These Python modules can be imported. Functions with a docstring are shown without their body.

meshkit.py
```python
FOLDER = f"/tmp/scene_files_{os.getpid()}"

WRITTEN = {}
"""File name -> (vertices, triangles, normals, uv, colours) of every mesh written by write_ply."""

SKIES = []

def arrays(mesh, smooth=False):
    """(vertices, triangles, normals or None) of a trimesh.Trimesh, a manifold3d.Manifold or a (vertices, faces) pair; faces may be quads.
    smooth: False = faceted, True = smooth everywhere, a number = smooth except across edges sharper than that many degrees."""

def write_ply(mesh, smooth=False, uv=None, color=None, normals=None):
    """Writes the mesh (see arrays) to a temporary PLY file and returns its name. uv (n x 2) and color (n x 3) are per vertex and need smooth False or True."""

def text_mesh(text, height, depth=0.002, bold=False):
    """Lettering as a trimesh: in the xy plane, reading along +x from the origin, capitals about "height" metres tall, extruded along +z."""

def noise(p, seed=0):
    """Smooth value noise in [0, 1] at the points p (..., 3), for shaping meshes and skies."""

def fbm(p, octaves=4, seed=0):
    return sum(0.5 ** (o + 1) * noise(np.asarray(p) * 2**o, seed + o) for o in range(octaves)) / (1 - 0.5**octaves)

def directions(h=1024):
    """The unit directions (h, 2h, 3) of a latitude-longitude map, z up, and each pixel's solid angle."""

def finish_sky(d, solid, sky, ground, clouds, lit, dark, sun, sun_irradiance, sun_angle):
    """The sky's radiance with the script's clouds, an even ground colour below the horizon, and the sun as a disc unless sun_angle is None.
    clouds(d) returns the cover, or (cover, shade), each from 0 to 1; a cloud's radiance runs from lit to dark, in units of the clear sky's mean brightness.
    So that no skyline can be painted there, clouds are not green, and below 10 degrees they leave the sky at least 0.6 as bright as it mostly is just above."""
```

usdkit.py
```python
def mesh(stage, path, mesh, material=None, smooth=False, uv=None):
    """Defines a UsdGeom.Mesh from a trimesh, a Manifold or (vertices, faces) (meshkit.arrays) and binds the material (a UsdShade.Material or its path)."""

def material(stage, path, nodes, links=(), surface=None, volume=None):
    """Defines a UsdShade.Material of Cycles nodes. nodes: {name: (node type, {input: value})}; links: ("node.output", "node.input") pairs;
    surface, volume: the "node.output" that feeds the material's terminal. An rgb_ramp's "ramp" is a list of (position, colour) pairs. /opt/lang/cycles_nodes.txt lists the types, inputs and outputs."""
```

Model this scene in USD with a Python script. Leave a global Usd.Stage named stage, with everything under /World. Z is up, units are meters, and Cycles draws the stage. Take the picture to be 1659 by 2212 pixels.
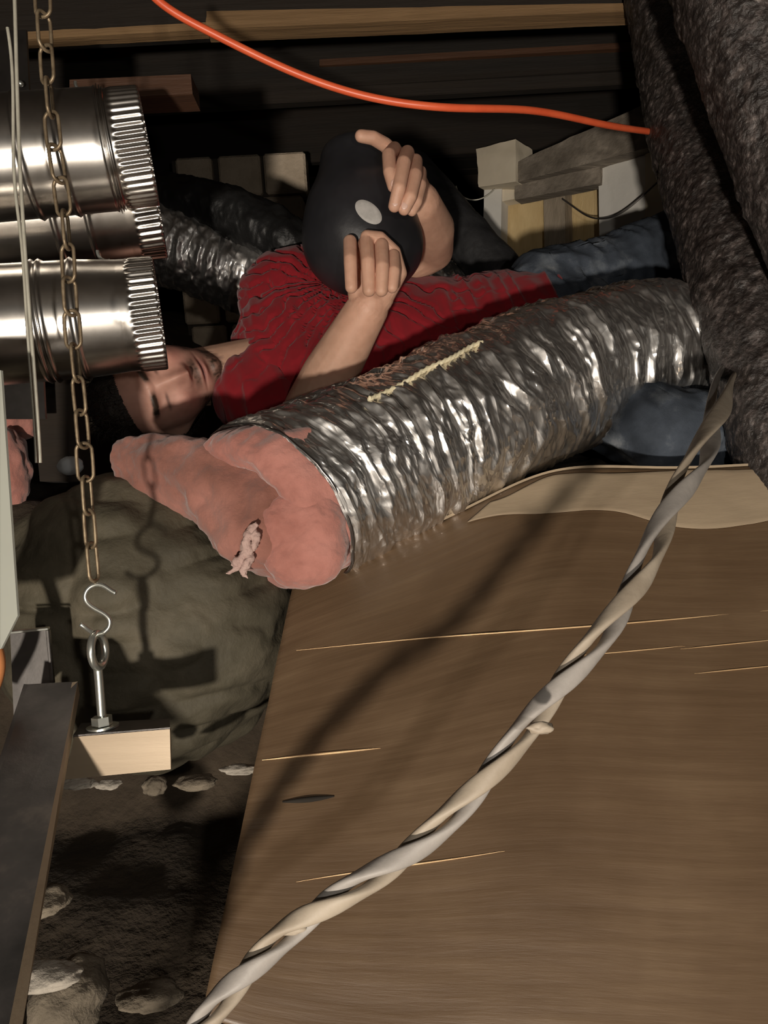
import math, random
import numpy as np, trimesh, manifold3d, usdkit, meshkit
from pxr import Usd, UsdGeom, UsdLux, UsdShade, Gf, Sdf, Vt
random.seed(7); RNG = np.random.default_rng(7)
stage = Usd.Stage.CreateInMemory()
UsdGeom.SetStageUpAxis(stage, UsdGeom.Tokens.z); UsdGeom.SetStageMetersPerUnit(stage, 1.0)
UsdGeom.Xform.Define(stage, '/World'); UsdGeom.Scope.Define(stage, '/World/Looks')

# ------------------------------------------------------------------ camera
PITCH, ROLL, F, CX, CY = math.radians(10), math.radians(3.2), 1664.0, 829.5, 1106.0
CAM = np.array([0, 0, 0.85])
FW = np.array([0, math.cos(PITCH), -math.sin(PITCH)])
R0 = np.array([1.0, 0, 0]); U0 = np.cross(R0, FW)
RT = R0*math.cos(ROLL) - U0*math.sin(ROLL)
UP = R0*math.sin(ROLL) + U0*math.cos(ROLL)
cam = UsdGeom.Camera.Define(stage, '/World/camera')
cam.CreateHorizontalApertureAttr(24.0); cam.CreateVerticalApertureAttr(32.0)
cam.CreateFocalLengthAttr(24.0*F/1659); cam.CreateClippingRangeAttr(Gf.Vec2f(0.02, 60))
cam.CreateExposureAttr(-0.06)
m = Gf.Matrix4d(); B = -FW
m.SetRow(0, Gf.Vec4d(*RT, 0)); m.SetRow(1, Gf.Vec4d(*UP, 0)); m.SetRow(2, Gf.Vec4d(*B, 0)); m.SetRow(3, Gf.Vec4d(*CAM, 1))
cam.AddTransformOp().Set(m)

def W(px, py, d):                                   # a photo position at a distance, as a point of the place
    return CAM + d*(FW + (px-CX)/F*RT + (CY-py)/F*UP)
def WL(pts): return np.array([W(*p) for p in pts])

# ------------------------------------------------------------------ lights
def sphere_light(name, pos, r, inten, col):
    l = UsdLux.SphereLight.Define(stage, '/World/'+name); l.CreateRadiusAttr(r); l.CreateIntensityAttr(inten); l.CreateColorAttr(Gf.Vec3f(*col))
    l.CreateNormalizeAttr(True); l.AddTranslateOp().Set(Gf.Vec3d(*map(float, pos)))
sphere_light('work_lamp', (-0.27, -1.50, 0.42), 0.05, 72.0, (1.0, 0.90, 0.78))
sphere_light('fill_lamp', (0.22, -0.30, 0.90), 0.02, 3.6, (1.0, 0.93, 0.84))  # added fill beside the camera, brightens the pipes and the back foil
dome = UsdLux.DomeLight.Define(stage, '/World/dome'); dome.CreateIntensityAttr(0.004); dome.CreateColorAttr(Gf.Vec3f(1, .93, .85))

# ------------------------------------------------------------------ materials
def mat(name, nodes, links=(), surface='p.BSDF', volume=None):
    return usdkit.material(stage, '/World/Looks/'+name, nodes, links, surface=surface, volume=volume)
def noisy(name, stops, scale=8, rough=.7, bump=.0, bscale=None, metallic=0, stretch=(1,1,1), detail=6, dist=.01, spec=.5, rot=(0,0,0), sheen=0, vary=None, extra=None):
    n = {'g': ('geometry', {}), 'm': ('mapping', {'scale': stretch, 'rotation': rot}), 'n': ('noise_texture', {'scale': scale, 'detail': detail, 'roughness': .6}),
         'r': ('rgb_ramp', {'ramp': stops}), 'p': ('principled_bsdf', dict({'roughness': rough, 'metallic': metallic, 'specular_ior_level': spec, 'sheen_weight': sheen}, **(extra or {})))}
    l = [('g.position','m.vector'), ('m.vector','n.vector'), ('n.fac','r.fac'), ('r.color','p.base_color')]
    if bump:
        n['n2'] = ('noise_texture', {'scale': bscale or scale*3, 'detail': 5, 'roughness': .6}); n['b'] = ('bump', {'strength': bump, 'distance': dist})
        l += [('m.vector','n2.vector'), ('n2.fac','b.height'), ('b.normal','p.normal')]
    return mat(name, n, l)
M = {}
M['dirt'] = noisy('dirt', [(.25,(.020,.0135,.0075)),(.5,(.040,.028,.017)),(.8,(.085,.062,.040))], 7, .95, .8, 40)
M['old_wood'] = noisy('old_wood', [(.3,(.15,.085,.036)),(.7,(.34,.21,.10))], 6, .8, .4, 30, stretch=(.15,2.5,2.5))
M['shaded_wood'] = noisy('shaded_wood', [(.3,(.007,.005,.003)),(.7,(.018,.011,.006))], 6, .85, .4, 30, stretch=(.15,2.5,2.5))  # old wood darkened, shade of the unlit joist faces put into the colour
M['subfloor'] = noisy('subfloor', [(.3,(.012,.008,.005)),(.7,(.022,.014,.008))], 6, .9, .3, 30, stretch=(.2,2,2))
M['red_wood'] = noisy('red_wood', [(.3,(.045,.018,.008)),(.7,(.085,.036,.015))], 7, .7, .3, 30, stretch=(.2,3,3))
M['grey_wood'] = noisy('grey_wood', [(.3,(.10,.082,.062)),(.55,(.20,.17,.135)),(.75,(.36,.31,.25))], 9, .9, .5, 40, stretch=(.4,2,2))
M['grey_post'] = noisy('grey_post', [(.3,(.22,.18,.13)),(.7,(.40,.33,.25))], 9, .9, .4, 40, stretch=(3,3,.3))
M['plywood'] = noisy('plywood', [(.3,(.52,.37,.17)),(.7,(.72,.55,.29))], 6, .8, .25, 40, stretch=(4,4,.5))
M['white_board'] = noisy('white_board', [(.3,(.62,.60,.55)),(.7,(.74,.72,.67))], 5, .75, .1, 30)
M['cream_board'] = noisy('cream_board', [(.3,(.62,.54,.41)),(.7,(.74,.66,.52))], 5, .8, .1, 30)
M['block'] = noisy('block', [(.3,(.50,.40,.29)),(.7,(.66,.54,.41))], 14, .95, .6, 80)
M['mortar'] = noisy('mortar', [(.3,(.06,.05,.04)),(.7,(.10,.08,.06))], 14, .95, .4, 80)
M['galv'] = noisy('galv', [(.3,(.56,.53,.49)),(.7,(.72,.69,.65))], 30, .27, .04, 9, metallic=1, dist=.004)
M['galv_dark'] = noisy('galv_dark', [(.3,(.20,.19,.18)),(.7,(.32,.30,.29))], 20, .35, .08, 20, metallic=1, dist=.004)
M['zinc'] = noisy('zinc', [(.3,(.70,.72,.66)),(.7,(.85,.87,.80))], 60, .28, .05, 90, metallic=.9, dist=.001)
M['chain'] = noisy('chain', [(.3,(.16,.115,.07)),(.7,(.36,.28,.18))], 90, .5, .1, 150, metallic=.6, dist=.001)
M['wire'] = noisy('wire', [(.3,(.48,.46,.38)),(.7,(.64,.62,.52))], 60, .4, metallic=.35)
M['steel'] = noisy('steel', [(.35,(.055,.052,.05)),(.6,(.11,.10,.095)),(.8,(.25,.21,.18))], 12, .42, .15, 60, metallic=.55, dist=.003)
M['lit_steel'] = noisy('lit_steel', [(.3,(.30,.23,.155)),(.7,(.40,.315,.22))], 5, .45, .05, 60, stretch=(.2,1,4), metallic=.3)  # paler than the steel: lamp light painted into the front face and lip
M['cabinet'] = noisy('cabinet', [(.3,(.30,.31,.27)),(.7,(.36,.37,.32))], 3, .5)
M['pipe'] = noisy('pipe', [(.34,(.014,.011,.010)),(.52,(.038,.031,.028)),(.64,(.10,.082,.076)),(.74,(.26,.22,.20))], 75, .36, 1.0, 110, dist=.005, spec=.6)
M['black_jacket'] = noisy('black_jacket', [(.3,(.006,.006,.006)),(.7,(.014,.014,.014))], 12, .45, .5, 30, dist=.006, spec=.3)
M['grey_jacket'] = noisy('grey_jacket', [(.3,(.016,.016,.017)),(.7,(.036,.036,.038))], 12, .6, .5, 30, dist=.006, spec=.3)
M['black_plastic'] = noisy('black_plastic', [(.3,(.012,.012,.014)),(.7,(.026,.026,.030))], 9, .42, .15, 60, dist=.003, spec=.55)
M['grey_patch'] = noisy('grey_patch', [(.3,(.36,.35,.33)),(.7,(.52,.50,.48))], 60, .7, .2, 120, dist=.002)
M['cord'] = noisy('cord', [(.3,(.72,.10,.035)),(.7,(.85,.15,.055))], 20, .38)
M['pink'] = noisy('pink', [(.25,(.29,.115,.09)),(.5,(.43,.19,.155)),(.8,(.53,.26,.22))], 11, 1.0, .45, 120, dist=.004, spec=.1, sheen=.4)
M['pink_dusty'] = noisy('pink_dusty', [(.25,(.17,.075,.055)),(.5,(.30,.135,.105)),(.8,(.44,.21,.17))], 9, 1.0, .5, 120, dist=.004, spec=.1, sheen=.3)
M['pink_light'] = noisy('pink_light', [(.3,(.42,.28,.25)),(.7,(.58,.43,.38))], 30, 1.0, .8, 90, dist=.006, spec=.1)
M['sheeting'] = noisy('sheeting', [(.25,(.040,.034,.022)),(.5,(.085,.074,.050)),(.75,(.16,.135,.095))], 6, .72, .6, 26, dist=.008, spec=.3)
M['tan_paper'] = noisy('tan_paper', [(.3,(.31,.235,.155)),(.7,(.43,.335,.225))], 7, .75, .25, 25, stretch=(.4,2,2), dist=.004)
M['edge_line'] = noisy('edge_line', [(.3,(.62,.40,.20)),(.7,(.85,.60,.34))], 40, .35, metallic=.3)
M['slit'] = noisy('slit', [(.3,(.012,.009,.006)),(.7,(.02,.015,.01))], 40, .9)
M['cable_grey'] = noisy('cable_grey', [(.3,(.24,.22,.20)),(.7,(.36,.33,.30))], 18, .55, .2, 90, dist=.002)
M['cable_tan'] = noisy('cable_tan', [(.3,(.26,.21,.155)),(.7,(.40,.34,.265))], 18, .6, .2, 90, dist=.002)
M['yarn'] = noisy('yarn', [(.3,(.62,.54,.34)),(.7,(.80,.73,.52))], 80, .9, .5, 200, dist=.002)
M['stone'] = noisy('stone', [(.3,(.09,.072,.05)),(.7,(.20,.165,.12))], 25, .9, .5, 70)
M['pale_stone'] = noisy('pale_stone', [(.3,(.26,.23,.19)),(.7,(.42,.38,.32))], 25, .9, .4, 70)
M['blue_grey'] = noisy('blue_grey', [(.3,(.30,.32,.34)),(.7,(.42,.44,.46))], 25, .6)
M['shirt'] = noisy('shirt', [(.3,(.19,.007,.012)),(.7,(.26,.012,.019))], 9, .9, .3, 500, dist=.0015, spec=.2, sheen=.15)
M['denim'] = noisy('denim', [(.30,(.030,.038,.050)),(.55,(.068,.082,.105)),(.66,(.15,.17,.195)),(.78,(.32,.33,.34))], 12, .9, .4, 400, dist=.002, spec=.2)
M['nail_plate'] = noisy('nail_plate', [(.3,(.62,.40,.33)),(.7,(.70,.48,.40))], 30, .35)
M['hair'] = noisy('hair', [(.3,(.010,.007,.005)),(.7,(.022,.015,.010))], 60, .55, .8, 140, stretch=(1,1,1), dist=.006)
M['white_cloth'] = noisy('white_cloth', [(.3,(.70,.66,.64)),(.7,(.8,.77,.75))], 60, .9)
M['nail'] = noisy('nail', [(.3,(.8,.78,.72)),(.7,(.9,.88,.82))], 60, .25, metallic=.9)
M['orange'] = noisy('orange', [(.3,(.45,.16,.05)),(.7,(.60,.24,.09))], 20, .6)
# brown sheet: glossy board with long streaks (st runs along the board)
M['brown_sheet'] = mat('brown_sheet', {
    'u': ('uvmap', {'attribute': 'st'}), 'm': ('mapping', {'scale': (1.0, 14, 1)}), 'n': ('noise_texture', {'scale': 3, 'detail': 7, 'roughness': .62}),
    'm2': ('mapping', {'scale': (2.5, 2.5, 1)}), 'n2': ('noise_texture', {'scale': 2, 'detail': 4}),
    'mx': ('mix_float', {'fac': .55}), 'r': ('rgb_ramp', {'ramp': [(.28,(.092,.055,.029)),(.5,(.126,.079,.044)),(.72,(.178,.118,.068))]}),
    'b': ('bump', {'strength': .25, 'distance': .004}), 'p': ('principled_bsdf', {'roughness': .42, 'specular_ior_level': .45})},
    [('u.UV','m.vector'),('m.vector','n.vector'),('u.UV','m2.vector'),('m2.vector','n2.vector'),('n.fac','mx.a'),('n2.fac','mx.b'),('mx.result','r.fac'),
     ('r.color','p.base_color'),('n.fac','b.height'),('b.normal','p.normal')])
for nm_, fac_, ro_ in (('foil', .38, .15), ('foil_back', .62, .22)):
  M[nm_] = mat(nm_, {
    'g': ('geometry', {}), 'u': ('uvmap', {'attribute': 'st'}), 'm': ('mapping', {'scale': (62, 17, 1), 'rotation': (0, 0, .12)}), 'm2': ('mapping', {'scale': (120, 55, 1), 'rotation': (0, 0, -.3)}),
    'nd': ('noise_texture', {'scale': 1.1, 'detail': 2}), 'md': ('mix_vector', {'fac': .18}), 
    'v': ('voronoi_texture', {'scale': 1.0, 'feature': 'f1'}), 'v2': ('voronoi_texture', {'scale': 1.0, 'feature': 'f1'}),
    'b': ('bump', {'strength': .75, 'distance': .006}), 'b2': ('bump', {'strength': .65, 'distance': .0035}),
    'n3': ('noise_texture', {'scale': 5, 'detail': 5}), 'r': ('rgb_ramp', {'ramp': [(.3,(.80,.77,.74)),(.7,(.93,.92,.90))]}),
    'p': ('principled_bsdf', {'metallic': 1.0, 'roughness': ro_}), 'q': ('principled_bsdf', {'metallic': 1.0, 'roughness': .48}), 'x': ('mix_closure', {'fac': fac_})},
    [('u.UV','m.vector'),('u.UV','m2.vector'),('m.vector','nd.vector'),('m.vector','md.a'),('nd.color','md.b'),('md.result','v.vector'),('m2.vector','v2.vector'),
     ('v.distance','b.height'),('v2.distance','b2.height'),('b.normal','b2.normal'),('b2.normal','p.normal'),('b.normal','q.normal'),('g.position','n3.vector'),('n3.fac','r.fac'),('r.color','p.base_color'),('r.color','q.base_color'),
     ('p.BSDF','x.closure1'),('q.BSDF','x.closure2')], surface='x.closure')
M['skin'] = mat('skin', {
    'a': ('attribute', {'attribute': 'skin_tint'}), 'g': ('geometry', {}), 'n': ('noise_texture', {'scale': 60, 'detail': 5}), 'b': ('bump', {'strength': .15, 'distance': .002}),
    'r': ('rgb_ramp', {'ramp': [(.3,(.86,.84,.82)),(.7,(1,1,1))]}), 'mx': ('mix_color', {'blend_type': 'multiply', 'fac': 1.0}),
    'p': ('principled_bsdf', {'roughness': .55, 'subsurface_weight': .12, 'subsurface_scale': .004, 'subsurface_radius': (1,.3,.15)})},
    [('g.position','n.vector'),('n.fac','r.fac'),('a.color','mx.a'),('r.color','mx.b'),('mx.result','p.base_color'),('n.fac','b.height'),('b.normal','p.normal')])

# ------------------------------------------------------------------ objects
USED = {}
def numbered(name, parent='/World'):
    k = USED.get((parent, name), 0); USED[(parent, name)] = k+1
    return name if k == 0 else f'{name}_{k:03d}'
def key(p, **kw):
    for k, v in kw.items():
        if v: p.SetCustomDataByKey(k, v)
def tm(x):
    if isinstance(x, trimesh.Trimesh): return x
    v, f, _ = meshkit.arrays(x, False); return trimesh.Trimesh(v, f, process=False)
class Thing:
    """A thing of the place: meshes given in world space, kept under an Xform that stands at the thing's base."""
    def __init__(s, name, label=None, cat=None, group=None, kind=None, base=None):
        s.path = '/World/'+numbered(name); s.x = UsdGeom.Xform.Define(stage, s.path); s.base = None if base is None else np.asarray(base, float)
        key(s.x.GetPrim(), label=label, category=cat, group=group, kind=kind)
    def add(s, name, mesh, m, parent=None, smooth=35, label=None, kind=None, uv=None, tint=None):
        mesh = tm(mesh)
        if s.base is None:
            b = mesh.bounds; s.base = np.array([(b[0][0]+b[1][0])/2, (b[0][1]+b[1][1])/2, b[0][2]])
        if not s.x.GetOrderedXformOps(): s.x.AddTranslateOp().Set(Gf.Vec3d(*map(float, s.base)))
        mm = mesh.copy(); mm.vertices = mm.vertices - s.base
        par = s.path if parent is None else parent
        path = par+'/'+numbered(name, par)
        g = usdkit.mesh(stage, path, mm, M[m], smooth=smooth, uv=uv)
        if tint is not None:
            UsdGeom.PrimvarsAPI(g).CreatePrimvar('skin_tint', Sdf.ValueTypeNames.Color3fArray, 'vertex').Set(Vt.Vec3fArray.FromNumpy(np.asarray(tint, np.float32)))
        key(g.GetPrim(), label=label, kind=kind)
        return path
def single(name, mesh, m, label, cat, group=None, kind=None, smooth=35, uv=None):
    mesh = tm(mesh).copy(); b = mesh.bounds; base = np.array([(b[0][0]+b[1][0])/2, (b[0][1]+b[1][1])/2, b[0][2]])
    mesh.vertices = mesh.vertices - base
    g = usdkit.mesh(stage, '/World/'+numbered(name), mesh, M[m], smooth=smooth, uv=uv)
    g.AddTranslateOp().Set(Gf.Vec3d(*map(float, base)))
    key(g.GetPrim(), label=label, category=cat, group=group, kind=kind); return g

# ------------------------------------------------------------------ shape helpers
def unit(v): v = np.asarray(v, float); return v/np.maximum(np.linalg.norm(v, axis=-1, keepdims=True), 1e-12)
def smooth_path(pts, n):
    from scipy.interpolate import CubicSpline
    pts = np.asarray(pts, float); t = np.concatenate([[0], np.cumsum(np.linalg.norm(np.diff(pts[:, :3], axis=0), axis=1))])
    return CubicSpline(t, pts)(np.linspace(0, t[-1], n))
def frames(P, ref=(0, 0, 1)):
    T = unit(np.gradient(P, axis=0)); N = np.zeros_like(P)
    n = np.asarray(ref, float); n = n - T[0]*np.dot(n, T[0]); N[0] = unit(n)
    for i in range(1, len(P)):
        n = N[i-1] - T[i]*np.dot(N[i-1], T[i]); N[i] = unit(n)
    return T, N, np.cross(T, N)
def tube(P, r, seg=12, caps=True, ref=(0, 0, 1), disp=None, ab=None, twist=None):
    """A tube along P (n,3); r scalar or per ring; disp(i,theta) adds to the radius; ab = ellipse factors; twist per ring."""
    P = np.asarray(P, float); n = len(P); T, N, Bn = frames(P, ref); r = np.broadcast_to(np.asarray(r, float), (n,))
    th = np.linspace(0, 2*np.pi, seg, endpoint=False); a, b = ab or (1, 1)
    rr = r[:, None]*np.ones((1, seg))
    if disp is not None: rr = rr + disp(np.arange(n)[:, None], th[None, :])
    c, s = np.cos(th)[None]*a*rr, np.sin(th)[None]*b*rr
    if twist is not None:
        tw = np.asarray(twist)[:, None]; c, s = c*np.cos(tw)-s*np.sin(tw), c*np.sin(tw)+s*np.cos(tw)
    V = P[:, None, :] + c[..., None]*N[:, None, :] + s[..., None]*Bn[:, None, :]
    V = V.reshape(-1, 3)
    i, j = np.meshgrid(np.arange(n-1), np.arange(seg), indexing='ij'); j2 = (j+1) % seg
    a0, b0, c0, d0 = i*seg+j, i*seg+j2, (i+1)*seg+j2, (i+1)*seg+j
    f = np.concatenate([np.stack([a0, b0, c0], -1).reshape(-1, 3), np.stack([a0, c0, d0], -1).reshape(-1, 3)])
    if caps:
        V = np.vstack([V, P[0], P[-1]]); k = np.arange(seg); k2 = (k+1) % seg
        f = np.vstack([f, np.stack([np.full(seg, n*seg), k2, k], -1), np.stack([np.full(seg, n*seg+1), (n-1)*seg+k, (n-1)*seg+k2], -1)])
    return trimesh.Trimesh(V, f, process=False)
def torus_path(c, ax1, ax2, n=40, stretch=0.0):
    t = np.linspace(0, 2*np.pi, n, endpoint=False)
    return np.asarray(c) + np.cos(t)[:, None]*ax1 + np.sin(t)[:, None]*ax2
def closed_tube(P, r, seg=10):
    P = np.asarray(P, float); n = len(P); T = unit(np.roll(P, -1, 0)-np.roll(P, 1, 0)); C = P.mean(0)
    nrm = unit(np.cross(T[0], P[0]-C)); N = np.broadcast_to(nrm, P.shape); Bn = np.cross(T, N)
    th = np.linspace(0, 2*np.pi, seg, endpoint=False)
    V = (P[:, None] + r*np.cos(th)[None, :, None]*N[:, None] + r*np.sin(th)[None, :, None]*Bn[:, None]).reshape(-1, 3)
    i, j = np.meshgrid(np.arange(n), np.arange(seg), indexing='ij'); i2, j2 = (i+1) % n, (j+1) % seg
    a0, b0, c0, d0 = i*seg+j, i*seg+j2, i2*seg+j2, i2*seg+j
    return trimesh.Trimesh(V, np.concatenate([np.stack([a0, b0, c0], -1).reshape(-1, 3), np.stack([a0, c0, d0], -1).reshape(-1, 3)]), process=False)
def ring_on_axis(A, ax, prof, seg=96, wob=None):
    """Lathe: prof = [(s, r)] along axis ax from A."""
    ax = unit(ax); u = unit(np.cross(ax, [0, 0, 1.0]) if abs(ax[2]) < .9 else np.cross(ax, [1.0, 0, 0])); v = np.cross(ax, u)
    th = np.linspace(0, 2*np.pi, seg, endpoint=False); n = len(prof); s = np.array([p[0] for p in prof]); r = np.array([p[1] for p in prof])
    rr = r[:, None]*np.ones((1, seg))
    if wob is not None: rr = rr + wob(s[:, None], th[None, :])
    V = (np.asarray(A) + s[:, None, None]*ax + (rr*np.cos(th))[..., None]*u + (rr*np.sin(th))[..., None]*v).reshape(-1, 3)
    i, j = np.meshgrid(np.arange(n-1), np.arange(seg), indexing='ij'); j2 = (j+1) % seg
    a0, b0, c0, d0 = i*seg+j, i*seg+j2, (i+1)*seg+j2, (i+1)*seg+j
    return trimesh.Trimesh(V, np.concatenate([np.stack([a0, b0, c0], -1).reshape(-1, 3), np.stack([a0, c0, d0], -1).reshape(-1, 3)]), process=False)
def box(c, size, ax=None, bev=.002):
    """A box with chamfered edges; ax: 3 unit axes."""
    sx, sy, sz = np.asarray(size)/2; b = min(bev, sx*.4, sy*.4, sz*.4); p = []
    for X in (-1, 1):
        for Y in (-1, 1):
            for Z in (-1, 1):
                p += [(X*(sx-b), Y*(sy-b), Z*sz), (X*(sx-b), Y*sy, Z*(sz-b)), (X*sx, Y*(sy-b), Z*(sz-b))]
    h = trimesh.PointCloud(np.array(p)).convex_hull; v = h.vertices
    if ax is not None: v = v @ np.asarray(ax)
    return trimesh.Trimesh(v + np.asarray(c), h.faces, process=False)
def slab(front, th, div=0, seed=0, rough=0.0):
    """A board: its front face given by 3+ corner points (in order), th deep away from the camera."""
    f = np.asarray(front, float); c = f.mean(0); nrm = unit(np.cross(f[1]-f[0], f[2]-f[1]))
    if np.dot(nrm, c-CAM) < 0: nrm = -nrm
    h = trimesh.convex.convex_hull(np.vstack([f, f+nrm*th]))
    if div:
        for _ in range(div): h = h.subdivide()
        h.vertices += unit(h.vertices-c-nrm*th/2)*((meshkit.fbm(h.vertices*25, 3, seed)-.5)*rough)[:, None]
    return h
def bar(p, q, w, h, upv=(0, 0, 1), bev=.002):
    p, q = np.asarray(p, float), np.asarray(q, float); x = unit(q-p); y = unit(np.cross(upv, x)); z = np.cross(x, y)
    return box((p+q)/2, (np.linalg.norm(q-p), w, h), np.array([x, y, z]), bev)
def cat(*ms): return trimesh.util.concatenate([tm(m) for m in ms])
def grid(V, flip=False):
    """Quad grid from (n,m,3) points -> trimesh and its uv."""
    n, mm = V.shape[:2]; i, j = np.meshgrid(np.arange(n-1), np.arange(mm-1), indexing='ij'); k = i*mm+j
    f = np.concatenate([np.stack([k, k+1, k+mm+1], -1).reshape(-1, 3), np.stack([k, k+mm+1, k+mm], -1).reshape(-1, 3)])
    if flip: f = f[:, ::-1]
    uv = np.stack(np.meshgrid(np.linspace(0, 1, n), np.linspace(0, 1, mm), indexing='ij'), -1).reshape(-1, 2)
    return trimesh.Trimesh(V.reshape(-1, 3), f, process=False), uv
def solid_grid(V, th):
    """A sheet with thickness th below its normals."""
    n, mm = V.shape[:2]; du, dv = np.gradient(V, axis=0), np.gradient(V, axis=1); N = unit(np.cross(du, dv))
    c = V.mean((0, 1))
    if np.dot(N.mean((0, 1)), CAM-c) < 0: N = -N
    a, uva = grid(V); b, uvb = grid(V-N*th)
    rim = np.concatenate([np.arange(mm), np.arange(1, n)*mm+mm-1, (n-1)*mm+np.arange(mm-2, -1, -1), np.arange(n-2, 0, -1)*mm])
    k = len(a.vertices); r2 = np.roll(rim, -1)
    f = np.vstack([a.faces, b.faces[:, ::-1]+k, np.stack([rim, rim+k, r2+k], -1), np.stack([rim, r2+k, r2], -1)])
    t = trimesh.Trimesh(np.vstack([a.vertices, b.vertices]), f, process=False)
    return t, np.vstack([uva, uvb])
def bone(p, q, rp, rq, seg=24):
    return manifold3d.Manifold.batch_hull([manifold3d.Manifold.sphere(rp, seg).translate(tuple(map(float, p))), manifold3d.Manifold.sphere(rq, seg).translate(tuple(map(float, q)))])
def chainb(pts, seg=24):
    """pts: (x,y,z,r) joints."""
    out = manifold3d.Manifold()
    for a, b in zip(pts[:-1], pts[1:]): out = out + bone(a[:3], b[:3], a[3], b[3], seg)
    return out
def hullb(pts, seg=24): return manifold3d.Manifold.batch_hull([manifold3d.Manifold.sphere(p[3], seg).translate(tuple(map(float, p[:3]))) for p in pts])
def J(px, py, d, r): return np.append(W(px, py, d), r)
def soften(man, length, it=12):
    t = tm(man.refine_to_length(length)); t.merge_vertices(); trimesh.smoothing.filter_taubin(t, lamb=.5, nu=.53, iterations=it); return t
def lump(c, r, seed, sub=2, sq=(1, 1, 1), amp=.35, fr=1.6):
    s = trimesh.creation.icosphere(sub); v = s.vertices; v = v*(1+amp*(meshkit.fbm(v*fr+seed*7.3, 3, seed)-.5)*2)[:, None]*np.asarray(sq)
    return trimesh.Trimesh(v*r+np.asarray(c), s.faces, process=False)

# ================================================================== SETTING
# ground: a pit in front, a ledge where the man lies, a bank of soil behind
def ground_z(x, y):
    s = np.clip((y-(1.02+.10*np.clip(x+.35, -1, .6)))/.30, 0, 1); s = s*s*(3-2*s)
    pit, ledge = .20+.05*np.clip(-x-.2, 0, 1), .685-.0*x
    z = pit+(ledge-pit)*s
    s2 = np.clip((y-1.85)/.9, 0, 1)*np.clip((.1-x)/.8, 0, 1); z = z+.42*s2*s2*(3-2*s2)
    return z
gx, gy = np.meshgrid(np.linspace(-2.6, 2.6, 300), np.linspace(-2.2, 4.2, 360), indexing='ij')
gz = ground_z(gx, gy); nz = meshkit.fbm(np.stack([gx*3.5, gy*3.5, 0*gx], -1), 6, 3); gz = gz+(nz-.5)*.085
G, _ = grid(np.stack([gx, gy, gz], -1)); 
FL = Thing('floor', 'dark uneven dirt floor of the crawl space', None, kind='structure', base=(0, 1.5, 0)); key(FL.x.GetPrim(), label='dark uneven dirt floor of the crawl space')
FL.add('soil', G, 'dirt', smooth=True)
# ceiling: subfloor planks above the joists
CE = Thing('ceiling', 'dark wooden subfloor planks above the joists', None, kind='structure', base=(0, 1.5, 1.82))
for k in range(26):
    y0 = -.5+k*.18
    CE.add('plank', box((0+RNG.uniform(-.02, .02), y0+.088, 1.832+RNG.uniform(-.003, .003)), (5.0, .172, .022)), 'subfloor', smooth=False)
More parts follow.
